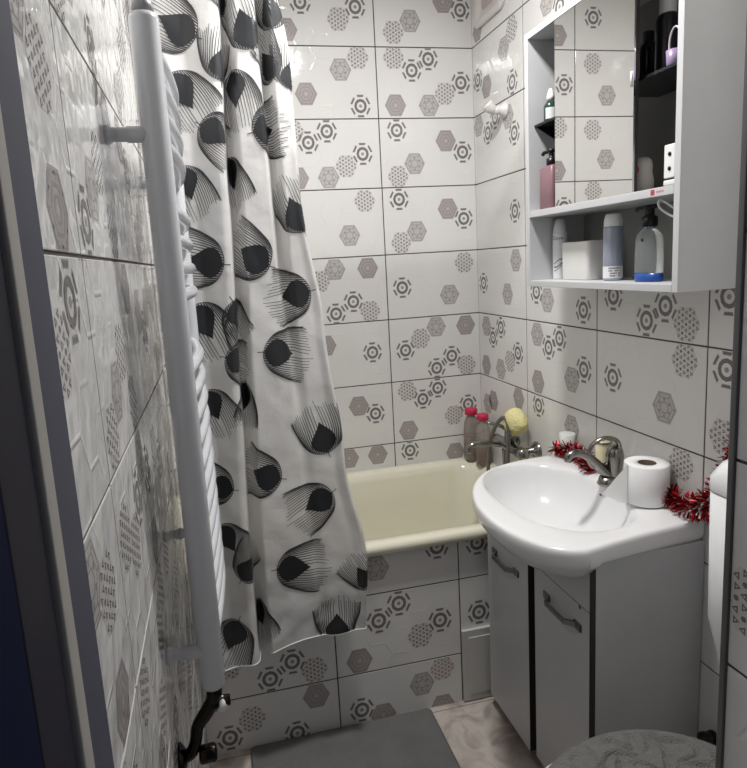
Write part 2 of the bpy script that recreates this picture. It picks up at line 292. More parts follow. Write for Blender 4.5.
# bath panel
mb = MB(); YP = -0.66
tiles(mb, lambda u, v, h: (u, YP-h, v), XL, 0, 0.0, 0.552, -0.3876, 0.169, [p for p in PANEL if p[0] > -1.15])
mb.box(XL, 0, YP+0.0016, YP+0.06, 0, 0.552, 1); struct(mb.build('wall_bath_panel', TM), 'tiled front panel under the bathtub rim', 'bath panel')
mb = MB(); mb.box(-0.387, -0.20, YP-0.012, YP-0.0003, 0.004, 0.250); mb.box(-0.368, -0.22, YP-0.015, YP-0.011, 0.030, 0.226)
hp = mb.build('access_hatch', mat('hatch_plastic', (200, 199, 196), 0.4), bevel=0.003)
tag(hp, 'small white plastic access hatch low on the tiled bath panel', 'hatch'); base(hp, (-0.3, YP, 0))
# door frame and open navy door
mb = MB(); mb.box(XL, -1.170, -1.914, -1.852, 0, 2.05, 0); mb.box(XL, -1.168, -1.9385, -1.914, 0, 2.05, 1); mb.box(XL-0.05, -1.172, -2.0, -1.9385, 0, 2.05, 2)
t2 = mb.build('trim_2', [mat('slate_frame', (84, 86, 98), 0.5), mat('frame_bead', (176, 172, 166), 0.45), mat('frame_dark', (44, 42, 52), 0.5)], bevel=0.003)
struct(t2, 'slate grey door frame with a pale inner bead at the left edge', 'door frame')
dm = mat('navy_paint', (12, 20, 50), 0.75)
mb = MB(); mb.box(XL-0.03, -1.171, -2.34, -2.003, 0.01, 2.04); mb.box(-1.1712, -1.169, -2.33, -2.06, 0.2, 1.9)
d1 = mb.build('door_1', dm, bevel=0.003); struct(d1, 'dark navy blue door standing open at the left edge', 'door')
mb = MB(); mb.tube([(-1.168, -1.985, 1.02), (-1.168, -1.985, 1.055)], 0.005); mb.build('hinge', STEEL, d1)
mb = MB(); mb.box(-1.169, -1.1665, -1.932, -1.918, 0.90, 0.965); mb.tube([(-1.166, -1.925, 0.955), (-1.160, -1.925, 0.945), (-1.160, -1.925, 0.915), (-1.166, -1.925, 0.905)], 0.0022, sub=4)
mb.build('latch_plate', STEEL, t2)

for m_ in ('navy_paint', 'slate_frame', 'frame_dark', 'frame_bead'): bpy.data.materials[m_].node_tree.nodes['Principled BSDF'].inputs['Specular IOR Level'].default_value = 0.12
# ------------------------------------------------------------------ bathtub
def lerp(a, b, t): return a+(b-a)*t
mb = MB(); cx, cy = (XL)/2, -0.343; hx, hy = -XL/2-0.003, 0.340
R = [rrect(cx, cy, hx-0.012, hy-0.012, .03, .553), rrect(cx, cy, hx, hy, .03, .556), rrect(cx, cy, hx, hy, .03, .574), rrect(cx, cy, hx-0.006, hy-0.006, .03, .583), rrect(cx, cy, hx-0.016, hy-0.016, .04, .586),
     rrect(cx, cy, hx-0.045, hy-0.045, .07, .584), rrect(cx, cy, hx-0.058, hy-0.056, .09, .574), rrect(cx, cy, hx-0.068, hy-0.064, .1, .55), rrect(cx, cy-.0, hx-0.10, hy-0.09, .12, .40), rrect(cx, cy, hx-0.14, hy-0.115, .14, .24), rrect(cx, cy, hx-0.19, hy-0.15, .13, .185), rrect(cx, cy, hx-0.26, hy-0.2, .1, .17), rrect(cx, cy, 0.05, 0.03, .02, .168)]
mb.rings(R, cap0=False); tub = fix(mb.build('bathtub', CREAM)); tag(tub, 'cream enamelled bathtub with rolled rim behind the tiled panel', 'bathtub'); base(tub, (cx, cy, 0.17))
mb = MB(); mb.lathe((-0.25, cy, .169), [(.0, 0), (.028, 0), (.03, .002), (.026, .004), (.0, .003)], cap0=False, cap1=False); fix(mb.build('drain', CHROME, tub))

# ------------------------------------------------------------------ shower curtain
def zkey(z, ks):
    if z >= ks[0][0]: return ks[0][1]
    for (a, va), (b, vb) in zip(ks, ks[1:]):
        if z >= b: t = (z-b)/(a-b); t = t*t*(3-2*t); return vb+(va-vb)*t
    return ks[-1][1]
KR = [(2.1, -.838), (1.92, -.815), (1.58, -.812), (1.24, -.772), (.87, -.740), (.57, -.694), (.35, -.706)]
KM = [(2.1, -.977), (1.59, -.993), (1.07, -1.008), (.62, -1.02), (.37, -1.018)]
KS = [(2.1, -.891), (1.83, -.888), (1.46, -.883), (.91, -.86), (.37, -.84)]
KA = [(2.1, 1.0), (1.6, .8), (1.2, .35), (.9, .12), (.35, .1)]
CXL = -1.168; NZ, NU = 150, 260; ZT = 2.10
def zbot(f): return 0.333+0.035*min(1, max(0, (f-0.1)/0.5))-0.006*math.sin(f*9)+0.012*max(0, f-.75)
CX = np.zeros((NZ+1, NU+1)); CY = CX.copy(); CZ = CX.copy(); CS = CX.copy()
for i in range(NZ+1):
    z = ZT-(ZT-0.345)*i/NZ; xr, m, s, a = zkey(z, KR), zkey(z, KM), zkey(z, KS), zkey(z, KA)
    K = [(CXL, 0), (CXL+.25*(m-CXL), .018), (CXL+.55*(m-CXL), .012), (m-.016, .036), (m-.001, .030), (m+.005, -.024), (m+.016, -.026), (m+.035, .022), (lerp(m, s, .7), .010+.016*a), (s-.006, .026*a), (s+.004, -.028*a), (s+.016, -.022*a+.0), (s+.03, .024*a), (lerp(s, xr, .75), .018*a-.004), (xr-.006, .012), (xr, -.004)]
    xs = np.array([k[0] for k in K]); ys = np.array([k[1] for k in K]); xs = np.maximum.accumulate(xs+np.arange(len(xs))*1e-5)
    tk = np.concatenate([[0], np.cumsum(np.hypot(np.diff(xs), np.diff(ys)*0.8)+1e-4)]); tk /= tk[-1]
    tt = np.linspace(0, 1, NU+1); X = np.interp(tt, tk, xs); Y = np.interp(tt, tk, ys)
    ker = np.hanning(13); ker /= ker.sum(); X = np.convolve(np.pad(X, 6, mode='reflect', reflect_type='odd'), ker, 'valid'); Y = np.convolve(np.pad(Y, 6, mode='reflect', reflect_type='odd'), ker, 'valid')
    for j in range(NU+1):
        f = (X[j]-CXL)/(xr-CXL); zz = ZT-(ZT-zbot(f))*i/NZ
        n_ = noise.noise((X[j]*9, 3.1, zz*5))*.006+noise.noise((X[j]*22+zz*6, 1.7, zz*14))*.0025+noise.noise((X[j]*14-zz*16, 5.2, zz*20))*.0035*max(0, min(1, (.85-zz)*2.5))
        CX[i, j] = X[j]; CY[i, j] = -0.737-Y[j]*1.0-n_; CZ[i, j] = zz
    CS[i] = np.concatenate([[0], np.cumsum(np.hypot(np.diff(CX[i]), np.diff(CY[i])))])
def surf(s, z, off=0.0):
    """s is a row-wise cloth length, z the height; returns the point just in front of the cloth"""
    r = (ZT-z)/(ZT-0.345)*NZ
    for _ in range(2):
        i = int(max(0, min(NZ-1, math.floor(r)))); f = (np.interp(s, CS[i], CX[i])-CXL)/(zkey(z, KR)-CXL); r = (ZT-z)/(ZT-zbot(f))*NZ
    i = int(max(0, min(NZ-1, math.floor(r)))); t = r-i
    def P(i, s): return np.array([np.interp(s, CS[i], CX[i]), np.interp(s, CS[i], CY[i])])
    p = P(i, s)*(1-t)+P(i+1, s)*t; q = P(i, s+.002)*(1-t)+P(i+1, s+.002)*t; d = q-p; L_ = math.hypot(*d) or 1
    nx, ny = d[1]/L_, -d[0]/L_
    return (p[0]+nx*off, p[1]+ny*off, z)
mb = MB(); vs = [(CX[i, j], CY[i, j], CZ[i, j]) for i in range(NZ+1) for j in range(NU+1)]
mb.add(vs, [(i*(NU+1)+j, (i+1)*(NU+1)+j, (i+1)*(NU+1)+j+1, i*(NU+1)+j+1) for i in range(NZ) for j in range(NU)], 0, True)
def zlow(x, z): return z > zbot((x-CXL)/(zkey(z, KR)-CXL))+.002
def feather(x, z, deg, sc):
    sc *= 0.95
    r0 = (ZT-z)/(ZT-0.345)*NZ; i = int(max(0, min(NZ, round(r0)))); s0 = float(np.interp(x, CX[i], CS[i])); smax = CS[i][-1]
    ca, sa = math.cos(math.radians(deg)), math.sin(math.radians(deg)); rnd = random.Random(int(x*-1e4)+int(z*1e3))
    def W(a, b, off):
        a *= sc; b *= sc; return s0+a*ca-b*sa, z+a*sa+b*ca, off
    def strip(A, mi, off):  # A list of (left,right) local pairs
        P = [[W(*p, off), W(*q, off)] for p, q in A]
        for (a, b), (c, d) in zip(P, P[1:]):
            if any(not (0.001 < p[0] < smax-.001) or p[1] > ZT-.01 or p[1] < .338 for p in (a, b, c, d)): continue
            pts = [surf(*p) for p in (a, b, d, c)]
            if any(not zlow(p[0], p[2]) for p in pts): continue
            mb.add(pts, [(0, 1, 2, 3)], mi)
    # solid leaf with a pointed tip
    L = .094
    def prof(t):
        if t < .34: return .037*math.sin(PI/2*max(0, t)/.34)**.72+.0005
        u = (t-.34)/.66; return .037*max(0, 1-u)**1.08*(1+1.25*u*(1-u))+.0005
    for k in range(16):
        a0, a1 = -1+2*k/16, -1+2*(k+1)/16
        strip([((L*n_/22, prof(n_/22)*a0), (L*n_/22, prof(n_/22)*a1)) for n_ in range(23)], 1, .0019)
    # stem and the quill that curves along both sides of the leaf
    strip([((-.018+.02*t, -.0011-.003*(1-t)), (-.018+.02*t, .0011-.003*(1-t))) for t in (0, .5, 1)], 1, .0012)
    for sg in (-1, 1):
        q = lambda t: (-.002+.054*t**1.7, sg*.061*math.sin(t*PI/2)**.95)
        strip([((q(t/14)[0]-.0009*(1-.4*t/14), q(t/14)[1]), (q(t/14)[0]+.0009*(1-.4*t/14), q(t/14)[1])) for t in range(15)], 1, .0018)
        for k in range(1, 16):
            t = (k-.5)/15.2; p0 = q(t); ln = (.158-.085*t)*(0.92+.13*rnd.random()); ang = sg*(.12+.36*t); cur_ = sg*(.24+.22*t)
            x_, y_ = p0; pts = [(x_, y_)]; NN = 14
            for n_ in range(NN):
                aa = ang-cur_*(n_/NN); x_ += ln/NN*math.cos(aa); y_ += ln/NN*math.sin(aa); pts.append((x_, y_))
            wd = .00165
            strip([((p[0], p[1]-wd*(1-.6*n_/NN)), (p[0], p[1]+wd*(1-.6*n_/NN))) for n_, p in enumerate(pts)], 2, .0014)
for F in FEATHERS: feather(*F)
cm = bpy.data.materials.new('curtain_film'); cm.use_nodes = True; nt = cm.node_tree; b = nt.nodes['Principled BSDF']
b.inputs['Base Color'].default_value = lin((228, 227, 226)); b.inputs['Roughness'].default_value = 0.38
tr = nt.nodes.new('ShaderNodeBsdfTranslucent'); tr.inputs[0].default_value = lin((235, 235, 235)); mxs = nt.nodes.new('ShaderNodeMixShader'); mxs.inputs[0].default_value = 0.22
nz = nt.nodes.new('ShaderNodeTexNoise'); nz.inputs['Scale'].default_value = 26; nz.inputs['Detail'].default_value = 5; tcn = nt.nodes.new('ShaderNodeTexCoord'); nt.links.new(tcn.outputs['Object'], nz.inputs['Vector'])
bp = nt.nodes.new('ShaderNodeBump'); bp.inputs['Strength'].default_value = 0.25; bp.inputs['Distance'].default_value = 0.01; nt.links.new(nz.outputs['Fac'], bp.inputs['Height']); nt.links.new(bp.outputs['Normal'], b.inputs['Normal'])
nt.links.new(b.outputs[0], mxs.inputs[1]); nt.links.new(tr.outputs[0], mxs.inputs[2]); nt.links.new(mxs.outputs[0], nt.nodes['Material Output'].inputs['Surface'])
cur = mb.build('shower_curtain', [cm, mat('feather_leaf', (38, 40, 43), 0.45), mat('feather_barb', (62, 62, 64), 0.5)])
tag(cur, 'white shower curtain printed with black feathers hanging over the bath rim', 'shower curtain'); base(cur, (-0.93, -0.737, 0.34))
mb = MB()
hem = [(CX[NZ, j], CY[NZ, j]-.0008, CZ[NZ, j]+.002) for j in range(0, NU+1, 3)]; mb.tube(hem, 0.0016, 6)
mb.build('hem', mat('hem_thread', (238, 238, 238), 0.5), cur)
mb = MB(); mb.tube([(XL, -0.737, 2.125), (0, -0.737, 2.125)], 0.0125, 20); rod = mb.build('curtain_rod', WHITE); tag(rod, 'white rod carrying the feather print curtain above the bath', 'curtain rod'); base(rod, (XL/2, -0.737, 2.125))
mb = MB(); mb.lathe((XL, -0.737, 2.125), [(.026, 0), (.026, .008), (.014, .014)], axis='x'); mb.build('end_flange', WHITE, rod)
mb = MB(); mb.lathe((0, -0.737, 2.125), [(.026, 0), (.026, -.008), (.014, -.014)], axis='x'); mb.build('end_flange', WHITE, rod)
for k in range(8):
    x = -1.15+k*0.043; mb = MB(); mb.tube([(x, -0.737+.018*math.cos(a*PI/8), 2.121+.022*math.sin(a*PI/8)) for a in range(17)], 0.0018, 6, cap=False); mb.build('curtain_ring', WHITE, cur)

# ------------------------------------------------------------------ towel radiator
rad = thing('towel_radiator', None, 'tall white ladder towel radiator mounted on the left tiled wall', 'towel radiator'); base(rad, (-1.108, -1.08, .70))
PX, PN, PF = -1.116, -1.33, -0.83
for y in (PN, PF):
    mb = MB(); mb.lathe((PX, y, .70), [(.006, 0), (.019, .002), (.0215, .008), (.0215, 1.078), (.019, 1.086), (.006, 1.088)], 24, sy=1.0); mb.build('post', RADW, rad)
zs = [1.745, 1.70, 1.655, 1.61]+[1.51, 1.465, 1.42, 1.375]+[1.25-.0425*k for k in range(12)]
for z in zs:
    mb = MB(); mb.tube([(PX, PN, z), (PX+.010, PN+.05, z), (PX+.019, PN+.15, z), (PX+.023, (PN+PF)/2, z), (PX+.019, PF-.15, z), (PX+.010, PF-.05, z), (PX, PF, z)], .0115, 14, sub=4, cap=False); mb.build('rung', RADW, rad)
for y in (PN-.006, PF):
    for z in (1.618, .775):
        mb = MB(); mb.lathe((XL, y, z), [(.0, 0), (.0135, 0), (.0140, .004), (.0125, .008), (.0105, .010), (.0105, .03), (.0120, .032), (.0120, .08)], 20, axis='x', cap0=False); mb.build('wall_bracket', RADW, rad)
mb = MB(); mb.lathe((PX, PN, 1.788), [(.015, 0), (.0165, .006), (.012, .02), (.0, .024)], 20, cap1=False); mb.build('end_cap', mat('bleed_cap', (150, 150, 152), .4), rad)
val = MB(); val.tube([(PX, PN, .705), (PX, PN, .69), (PX-.004, PN, .672), (PX-.02, PN, .648), (PX-.034, PN, .628), (PX-.040, PN, .60), (PX-.052, PN, .578), (PX-.079, PN, .572)], [.013, .014, .013, .0125, .011, .0105, .011, .010], 16, sub=4)
val.lathe((XL, PN, .572), [(.0, 0), (.027, 0), (.027, .004), (.016, .012), (.011, .014)], 24, axis='x', cap0=False)
val.lathe((PX-.036, PN, .572), [(.0, 0), (.014, 0), (.016, .004), (.016, .026), (.012, .03), (0, .031)], 20, axis='x', cap0=False, cap1=False)
val.lathe((PX-.004, PN, .668), [(.012, -.012), (.015, -.008), (.015, .008), (.011, .014), (.009, .03)], 6, axis='x')
v = fix(val.build('valve', DKMET, rad)); mb = MB(); mb.lathe((PX+.002, PN, .664), [(.0, 0), (.011, 0), (.0135, .004), (.0135, .012), (.009, .018), (0, .0195)], 20, axis='x', cap0=False, cap1=False); fix(mb.build('valve_cap', WHITE, v))
# ------------------------------------------------------------------ vanity unit
van = thing('vanity_cabinet', None, 'white two-door vanity cabinet under the washbasin', 'vanity cabinet'); base(van, (-0.15, -0.93, 0))
VY0, VY1, VZ0, VZ1, VX = -1.209, -0.703, 0.045, 0.733, -0.284
mb = MB(); mb.box(VX, -0.002, VY0, VY0+.016, VZ0, VZ1); mb.box(VX, -0.002, VY1-.016, VY1, VZ0, .69); mb.box(VX, -0.002, VY0+.016, VY1-.016, VZ0, VZ0+.016); mb.box(-.012, -0.002, VY0+.016, VY1-.016, VZ0+.016, .62)
mb.box(VX, VX+.014, VY0+.016, VY1-.016, .600, .612); mb.build('body', CABW, van, bevel=.001)
mb = MB(); mb.prism([(VY0+.001, .6085), (-.957, .6085), (-.957, .634), (-1.03, .640), (-1.09, .655), (-1.13, .674), (-1.165, .702), (-1.185, .724), (VY0+.001, .726)], -.2995, VX-.0005, 'x', 0); mb.box(-.2990, VX-.0007, VY0-.0002, VY0+.0009, .6085, VZ1-.006, 1); fix(mb.build('fascia_panel', [CABW, DEDGE], van))
def door(y0, y1, x0, z1, hy0, hy1, hz):
    mb = MB(); mb.box(x0, VX-.0005, y0+.0012, y1-.0012, VZ0-.004, z1, 0); mb.box(x0+.001, VX-.0006, y0, y0+.0012, VZ0-.004, z1, 1); mb.box(x0+.001, VX-.0006, y1-.0012, y1, VZ0-.004, z1, 1); mb.box(x0+.001, VX-.0006, y0, y1, z1, z1+(.0055 if y1 == VY1 else .0008), 1)
    d = mb.build('door', [CABW, DEDGE], van)
    mb = MB(); mb.prism([(x0, hy0+.014), (x0-.004, hy0+.014), (x0-.005, hy0-.006), (x0-.023, hy0-.024), (x0-.023, hy1+.024), (x0-.005, hy1+.006), (x0-.004, hy1-.014), (x0, hy1-.014), (x0, hy1+.012), (x0-.018, hy1+.028), (x0-.018, hy0-.028), (x0, hy0-.012)], hz-.006, hz+.006, 'z')
    for y in (hy0, hy1): mb.box(x0-.0035, x0-.0002, y-.014, y+.014, hz-.0095, hz+.0095)
    fix(mb.build('handle', STEEL, d))
door(VY0, -.966, -.300, .6065, -1.03, -1.165, .552); door(-.949, VY1, -.309, .6065, -.755, -.885, .545)
mb = MB(); mb.box(-.3003, -.2985, -1.176, -1.168, .598, .6064); mb.build('chipped_edge', mat('chip_brown', (96, 58, 44), .8), [k for k in van.children if k.name.startswith('door')][0])
mb = MB(); mb.box(VX-.004, VX, -.966, -.949, VZ0, .61); mb.build('door_gap_strip', DEDGE, van)
for x, y in ((-.262, -.735), (-.262, -1.17), (-.04, -.735), (-.04, -1.17)):
    mb = MB(); mb.lathe((x, y, 0), [(.016, 0), (.017, .006), (.010, .012), (.010, .036), (.02, .045)], 18); mb.build('leg', mat('leg_metal', (120, 118, 116), .35, .8) if not bpy.data.materials.get('leg_metal') else bpy.data.materials['leg_metal'], van)

# ------------------------------------------------------------------ washbasin
out = [(-.0025, -.662), (-.06, -.662), (-.15, -.668), (-.24, -.690), (-.315, -.728), (-.375, -.782), (-.418, -.850), (-.446, -.93), (-.457, -1.01), (-.453, -1.09), (-.436, -1.155), (-.411, -1.205), (-.376, -1.240), (-.340, -1.254), (-.318, -1.253), (-.26, -1.243), (-.15, -1.227), (-.06, -1.215), (-.0025, -1.209)]
def resample(poly, n, closed=True):
    P = [Vector((a, b, 0)) for a, b in poly]; Q = []; m = len(P)
    for i in range(m):
        a, b, c, d = P[(i-1) % m], P[i], P[(i+1) % m], P[(i+2) % m]
        sharp = i in (m-1,)   # the straight side against the wall
        for k in range(10):
            t = k/10
            if sharp: Q.append(b.lerp(c, t)); continue
            if i == 0: a = b
            if i == m-2: d = c
            Q.append(0.5*((2*b)+(c-a)*t+(2*a-5*b+4*c-d)*t*t+(3*b-a-3*c+d)*t**3))
    return Q
O = resample(out, 0); BC = Vector((-.225, -.925, 0)); NA = len(O)
def bowl(p):  # inner rim point in the same direction
    d = (p-BC).normalized(); a = math.atan2(d.y, d.x)
    ax = .156 if d.x < 0 else .155; ay = .218 if d.y > 0 else .250
    r = 1/((abs(math.cos(a))/ax)**2.3+(abs(math.sin(a))/ay)**2.3)**(1/2.3)
    return BC+d*r
def lv(p, q, t, z): v = p.lerp(q, t); return (v.x, v.y, z)
C2 = Vector((-.20, -.92, 0)); I = [bowl(p) for p in O]
def wall_clamp(v): return (min(v[0], -.0025), v[1], v[2])
def under(p, s, z):
    c = Vector((-.20, -.945, 0)); x = c.x+(p.x-c.x)*s; y = c.y+(p.y-c.y)*s; return (x, y, z)
rs = []
inside = lambda p, z, s: (max(min(p.x, -.02), -9), p.y, z)
rs.append([under(p, .30, .622) for p in O]); rs.append([under(p, .52, .632) for p in O]); rs.append([under(p, .70, .655) for p in O]); rs.append([under(p, .83, .685) for p in O]); rs.append([under(p, .92, .712) for p in O])
for q in rs:
    for i, p in enumerate(O):
        # keep the belly inside the cabinet's side panels, free in front
        x, y, z = q[i]; q[i] = (min(x, -.014), max(y, -1.19) if x > -.29 else y, z)
rs += [[(p.x, p.y, .728) if p.x > -.33 else under(p, .975, .728) for p in O], [(p.x, p.y, .742) for p in O], [(p.x, p.y, .766) for p in O], [lv(p, BC, .012, .773) if p.x < -.004 else (p.x, p.y, .773) for p in O], [lv(p, i_, .12, .776) for p, i_ in zip(O, I)],
       [lv(p, i_, .55, .775) for p, i_ in zip(O, I)], [lv(p, i_, .88, .774) for p, i_ in zip(O, I)], [(i_.x, i_.y, .769) for i_ in I]]
for s, z in ((.975, .762), (.95, .746), (.91, .726), (.85, .704), (.77, .685), (.66, .668), (.52, .656), (.36, .649), (.18, .6455), (.05, .645)): rs.append([lv(BC, i_, s, z) for i_ in I])
mb = MB(); mb.rings(rs); bas = fix(mb.build('washbasin', CERAM, sub=1)); LIFT = 0.012; tag(bas, 'white ceramic washbasin with rounded front on the vanity cabinet', 'washbasin'); base(bas, (-.2, -.94, .70))
mb = MB(); mb.lathe((-.0785, -.930, .7345), [(.0, -.0012), (.0090, -.0012), (.011, -.0004), (.0115, .006)], 20, axis='x', cap0=False, cap1=False)
mb.add([(-.0805, -.930+.0085*math.cos(a*PI/8), .7345+.0085*math.sin(a*PI/8)) for a in range(16)], [tuple(range(16))], 1)
ov = mb.build('overflow_hole', [CHROME, BLACK], bas)
mb = MB(); mb.lathe((BC.x, BC.y, .6455), [(0, 0), (.014, 0), (.028, .003), (.030, .005), (.026, .006), (.018, .0035), (0, .003)], 24, cap0=False, cap1=False); fix(mb.build('drain', CHROME, bas))

# ------------------------------------------------------------------ basin mixer tap
tap = thing('basin_tap', None, 'grey metal basin mixer tap with loop lever on the washbasin', 'tap'); base(tap, (-.045, -.94, .786))
TX, TY, TZ = -.045, -.940, .786
TAPM = mat('tap_nickel', (138, 136, 132), .24, 1.0)
mb = MB(); mb.lathe((TX-.012, TY, TZ), [(.0, 0), (.027, 0), (.028, .004), (.025, .010), (.023, .02)], 24, cap0=False, sx=1.35)
mb.lathe((TX, TY, TZ), [(.0215, .01), (.0205, .045), (.0225, .060), (.0235, .078), (.0200, .095), (.011, .104), (0, .107)], 24, cap0=False, cap1=False); fix(mb.build('body', TAPM, tap))
mb = MB(); mb.tube([(TX, TY, .797), (-.070, TY+.002, .815), (-.098, TY+.006, .846), (-.128, TY+.008, .872), (-.155, TY+.01, .880), (-.174, TY+.012, .873), (-.177, TY+.012, .858)], [.015, .0145, .0125, .011, .0105, .0105, .0095], 16, sub=5); mb.build('spout', TAPM, tap)
mb = MB(); mb.tube([(TX+.006, TY-.012, .868), (TX+.002, TY-.012, .900), (-.060, TY-.010, .9145), (-.086, TY-.004, .9155), (-.110, TY+.002, .900), (-.1205, TY+.006, .872), (-.112, TY+.010, .846), (-.092, TY+.012, .832), (TX-.01, TY+.014, .835)], .0055, 12, sub=5, flat=1.5); mb.build('lever', TAPM, tap)

# cream candle in a small glass, behind the lever loop
can = thing('candle', None, 'small cream candle behind the basin tap lever', 'candle'); CN = (-.030, -.868, .7885); base(can, CN)
mb = MB(); mb.lathe(CN, [(0, 0), (.013, 0), (.0155, .004), (.0225, .088), (.022, .09), (0, .090)], 24, cap0=False, cap1=False); fix(mb.build('wax', mat('cream_wax', (238, 228, 190), .45), can))
mb = MB(); mb.lathe((CN[0], CN[1], CN[2]+.087), [(.0226, 0), (.0236, .001), (.0238, .006), (.0228, .007), (.0224, .003)], 24, cap0=False, cap1=False); fix(mb.build('rim', STEEL, can))
mb = MB(); mb.tube([(CN[0], CN[1], CN[2]+.09), (CN[0]+.001, CN[1], CN[2]+.098)], .0008, 6); mb.build('wick', BLACK, can)
# white cup at the far back corner of the basin
cup = MB(); cup.lathe((-.030, -.690, .790), [(0, 0), (.018, 0), (.020, .003), (.024, .066), (.023, .067), (.0185, .006), (0, .006)], 24, cap0=False, cap1=False)
c = fix(cup.build('cup', mat('cup_plastic', (226, 226, 222), .3))); tag(c, 'small white cup at the far back corner of the washbasin', 'cup'); base(c, (-.03, -.69, .790))

# ------------------------------------------------------------------ toilet paper roll
PAP = mat('tissue', (238, 238, 238), .85, bump=.15, bscale=500); RC = (-.0555, -1.078, .789)
tp = thing('toilet_paper', None, 'white toilet paper roll standing on the washbasin edge', 'toilet paper'); base(tp, RC)
mb = MB(); n = 48; prof = [(.021, .002), (.048, 0), (.0515, .003), (.0515, .097), (.048, .1), (.021, .098)]
rs = [[(RC[0]+r*math.cos(2*PI*k/n), RC[1]+r*math.sin(2*PI*k/n), RC[2]+h) for k in range(n)] for r, h in prof]; mb.rings(rs, closed=True); fix(mb.build('roll', PAP, tp))
mb = MB(); rs = [[(RC[0]+r*math.cos(2*PI*k/n), RC[1]+r*math.sin(2*PI*k/n), RC[2]+h) for k in range(n)] for r, h in ((.0212, .0), (.0212, .0985), (.0196, .0985), (.0196, 0))]; mb.rings(rs, closed=True); fix(mb.build('core', mat('cardboard', (84, 68, 60), .8), tp))
mb = MB(); vs_ = []; NR = 16
for k in range(NR+1):
    t = k/NR
    for j in range(7):
        v_ = j/6                     # 0 lower edge, 1 upper edge of the hanging sheet
        if t < .25: a = math.radians(100+80*(t/.25)); p = (RC[0]+.0522*math.cos(a), RC[1]+.0522*math.sin(a), RC[2]+.001+.098*v_)
        else:
            u = (t-.25)/.75; top = Vector((RC[0]-.0522-.050*u, RC[1]+.010*u+.018*u*u, RC[2]+.0995-.078*u**1.05)); bot = Vector((RC[0]-.0522-.020*u, RC[1]+.004*u, RC[2]+.001+.0035*u))
            p = bot.lerp(top, v_); p = (p.x, p.y+.006*math.sin(u*PI)*v_, p.z)
        vs_.append(p)
mb.add(vs_, [(k*7+j, k*7+j+1, (k+1)*7+j+1, (k+1)*7+j) for k in range(NR) for j in range(6)], 0, True)
mb.add([(x-.0004, y-.0004, z) for x, y, z in vs_], [(k*7+j, (k+1)*7+j, (k+1)*7+j+1, k*7+j+1) for k in range(NR) for j in range(6)], 0, True)
mb.build('loose_sheet', PAP, tp)

# ------------------------------------------------------------------ tinsel garland
def tinsel(path, n, rad, seed):
    r = random.Random(seed); mb = MB(); P = [Vector(p) for p in path]; ls = [(b-a).length for a, b in zip(P, P[1:])]; tot = sum(ls)
    mb.tube([tuple(p) for p in P], .0012, 6, sub=4)
    for _ in range(n):
        d = r.random()*tot; i = 0
        while i < len(ls)-1 and d > ls[i]: d -= ls[i]; i += 1
        c = P[i].lerp(P[i+1], d/ls[i]); t = (P[i+1]-P[i]).normalized()
        dr = Vector((r.gauss(0, 1), r.gauss(0, 1), r.gauss(0, 1))); dr = (dr-t*dr.dot(t)*.6).normalized(); L_ = rad*r.uniform(.7, 1.15)
        e = c+dr*L_+Vector((0, 0, -.003)); 
        if e.x > -.003: e.x = -.003-r.random()*.004
        floor_ = .789 if e.y > -1.235 else (-1 if e.y > -1.365 else 1.02)
        if e.z < floor_+.001: e.z = floor_+.001+r.random()*.003
        w_ = (dr.cross(Vector((r.random(), r.random(), r.random()))))  .normalized()*.0023; m_ = c.lerp(e, .55)+Vector((r.gauss(0, .002), r.gauss(0, .002), .002))
        m_.x = min(m_.x, -.003); mi = 1 if r.random() < .2 else (2 if r.random() < .3 else 0)
        mb.add([c-w_, c+w_, m_+w_, m_-w_, e+w_*.6, e-w_*.6], [(0, 1, 2, 3), (3, 2, 4, 5)], mi)
    return mb
TR = [mat('tinsel_red', (176, 22, 34), .22, .85, var=.2), mat('tinsel_white', (238, 228, 228), .25, .3), mat('tinsel_dark_red', (104, 14, 22), .3, .7)]
mb = tinsel([(-.066, -.672, .806), (-.050, -.695, .812), (-.038, -.735, .816), (-.036, -.78, .814), (-.045, -.82, .804), (-.062, -.86, .792)], 620, .030, 1)
mb2 = tinsel([(-.022, -1.035, .808), (-.020, -1.10, .810), (-.024, -1.155, .812), (-.032, -1.19, .814), (-.034, -1.222, .822), (-.028, -1.262, .86), (-.03, -1.305, .93), (-.05, -1.355, 1.02), (-.07, -1.41, 1.035)], 1700, .034, 2)
g = mb.build('tinsel_garland', TR); g2 = mb2.build('tinsel_garland', TR)
tag(g, 'short bunch of red and white tinsel left of the basin tap', 'tinsel'); tag(g2, 'thick red and white tinsel garland behind the toilet paper roll, rising to the cistern', 'tinsel')
base(g, (-.05, -.8, .777)); base(g2, (-.03, -1.15, .777))

# ------------------------------------------------------------------ mirror cabinet
mc = thing('mirror_cabinet', None, 'white mirror cabinet with open shelves on the right wall', 'mirror cabinet'); base(mc, (-.09, -1.02, 1.317))
MY0, MY1, MX, MZ0, MZ1 = -1.305, -.722, -.176, 1.317, 1.985
mb = MB(); mb.box(MX, -.002, MY0, MY0+.016, MZ0, MZ1); mb.build('side_panel', CABW, mc, bevel=.001)
mb = MB(); mb.box(MX, -.002, MY1-.016, MY1, MZ0, MZ1); mb.build('side_panel', CABW, mc, bevel=.001)
mb = MB(); mb.box(MX, -.005, MY0+.0162, MY1-.0162, MZ0, MZ0+.016); mb.build('bottom_panel', CABW, mc, bevel=.001)
mb = MB(); mb.box(MX, -.005, MY0+.0162, MY1-.0162, MZ1-.016, MZ1); mb.build('top_panel', CABW, mc, bevel=.001)
mb = MB(); mb.box(MX, -.005, MY0+.0162, MY1-.0162, 1.506, 1.523); sh = mb.build('shelf', CABW, mc, bevel=.001)
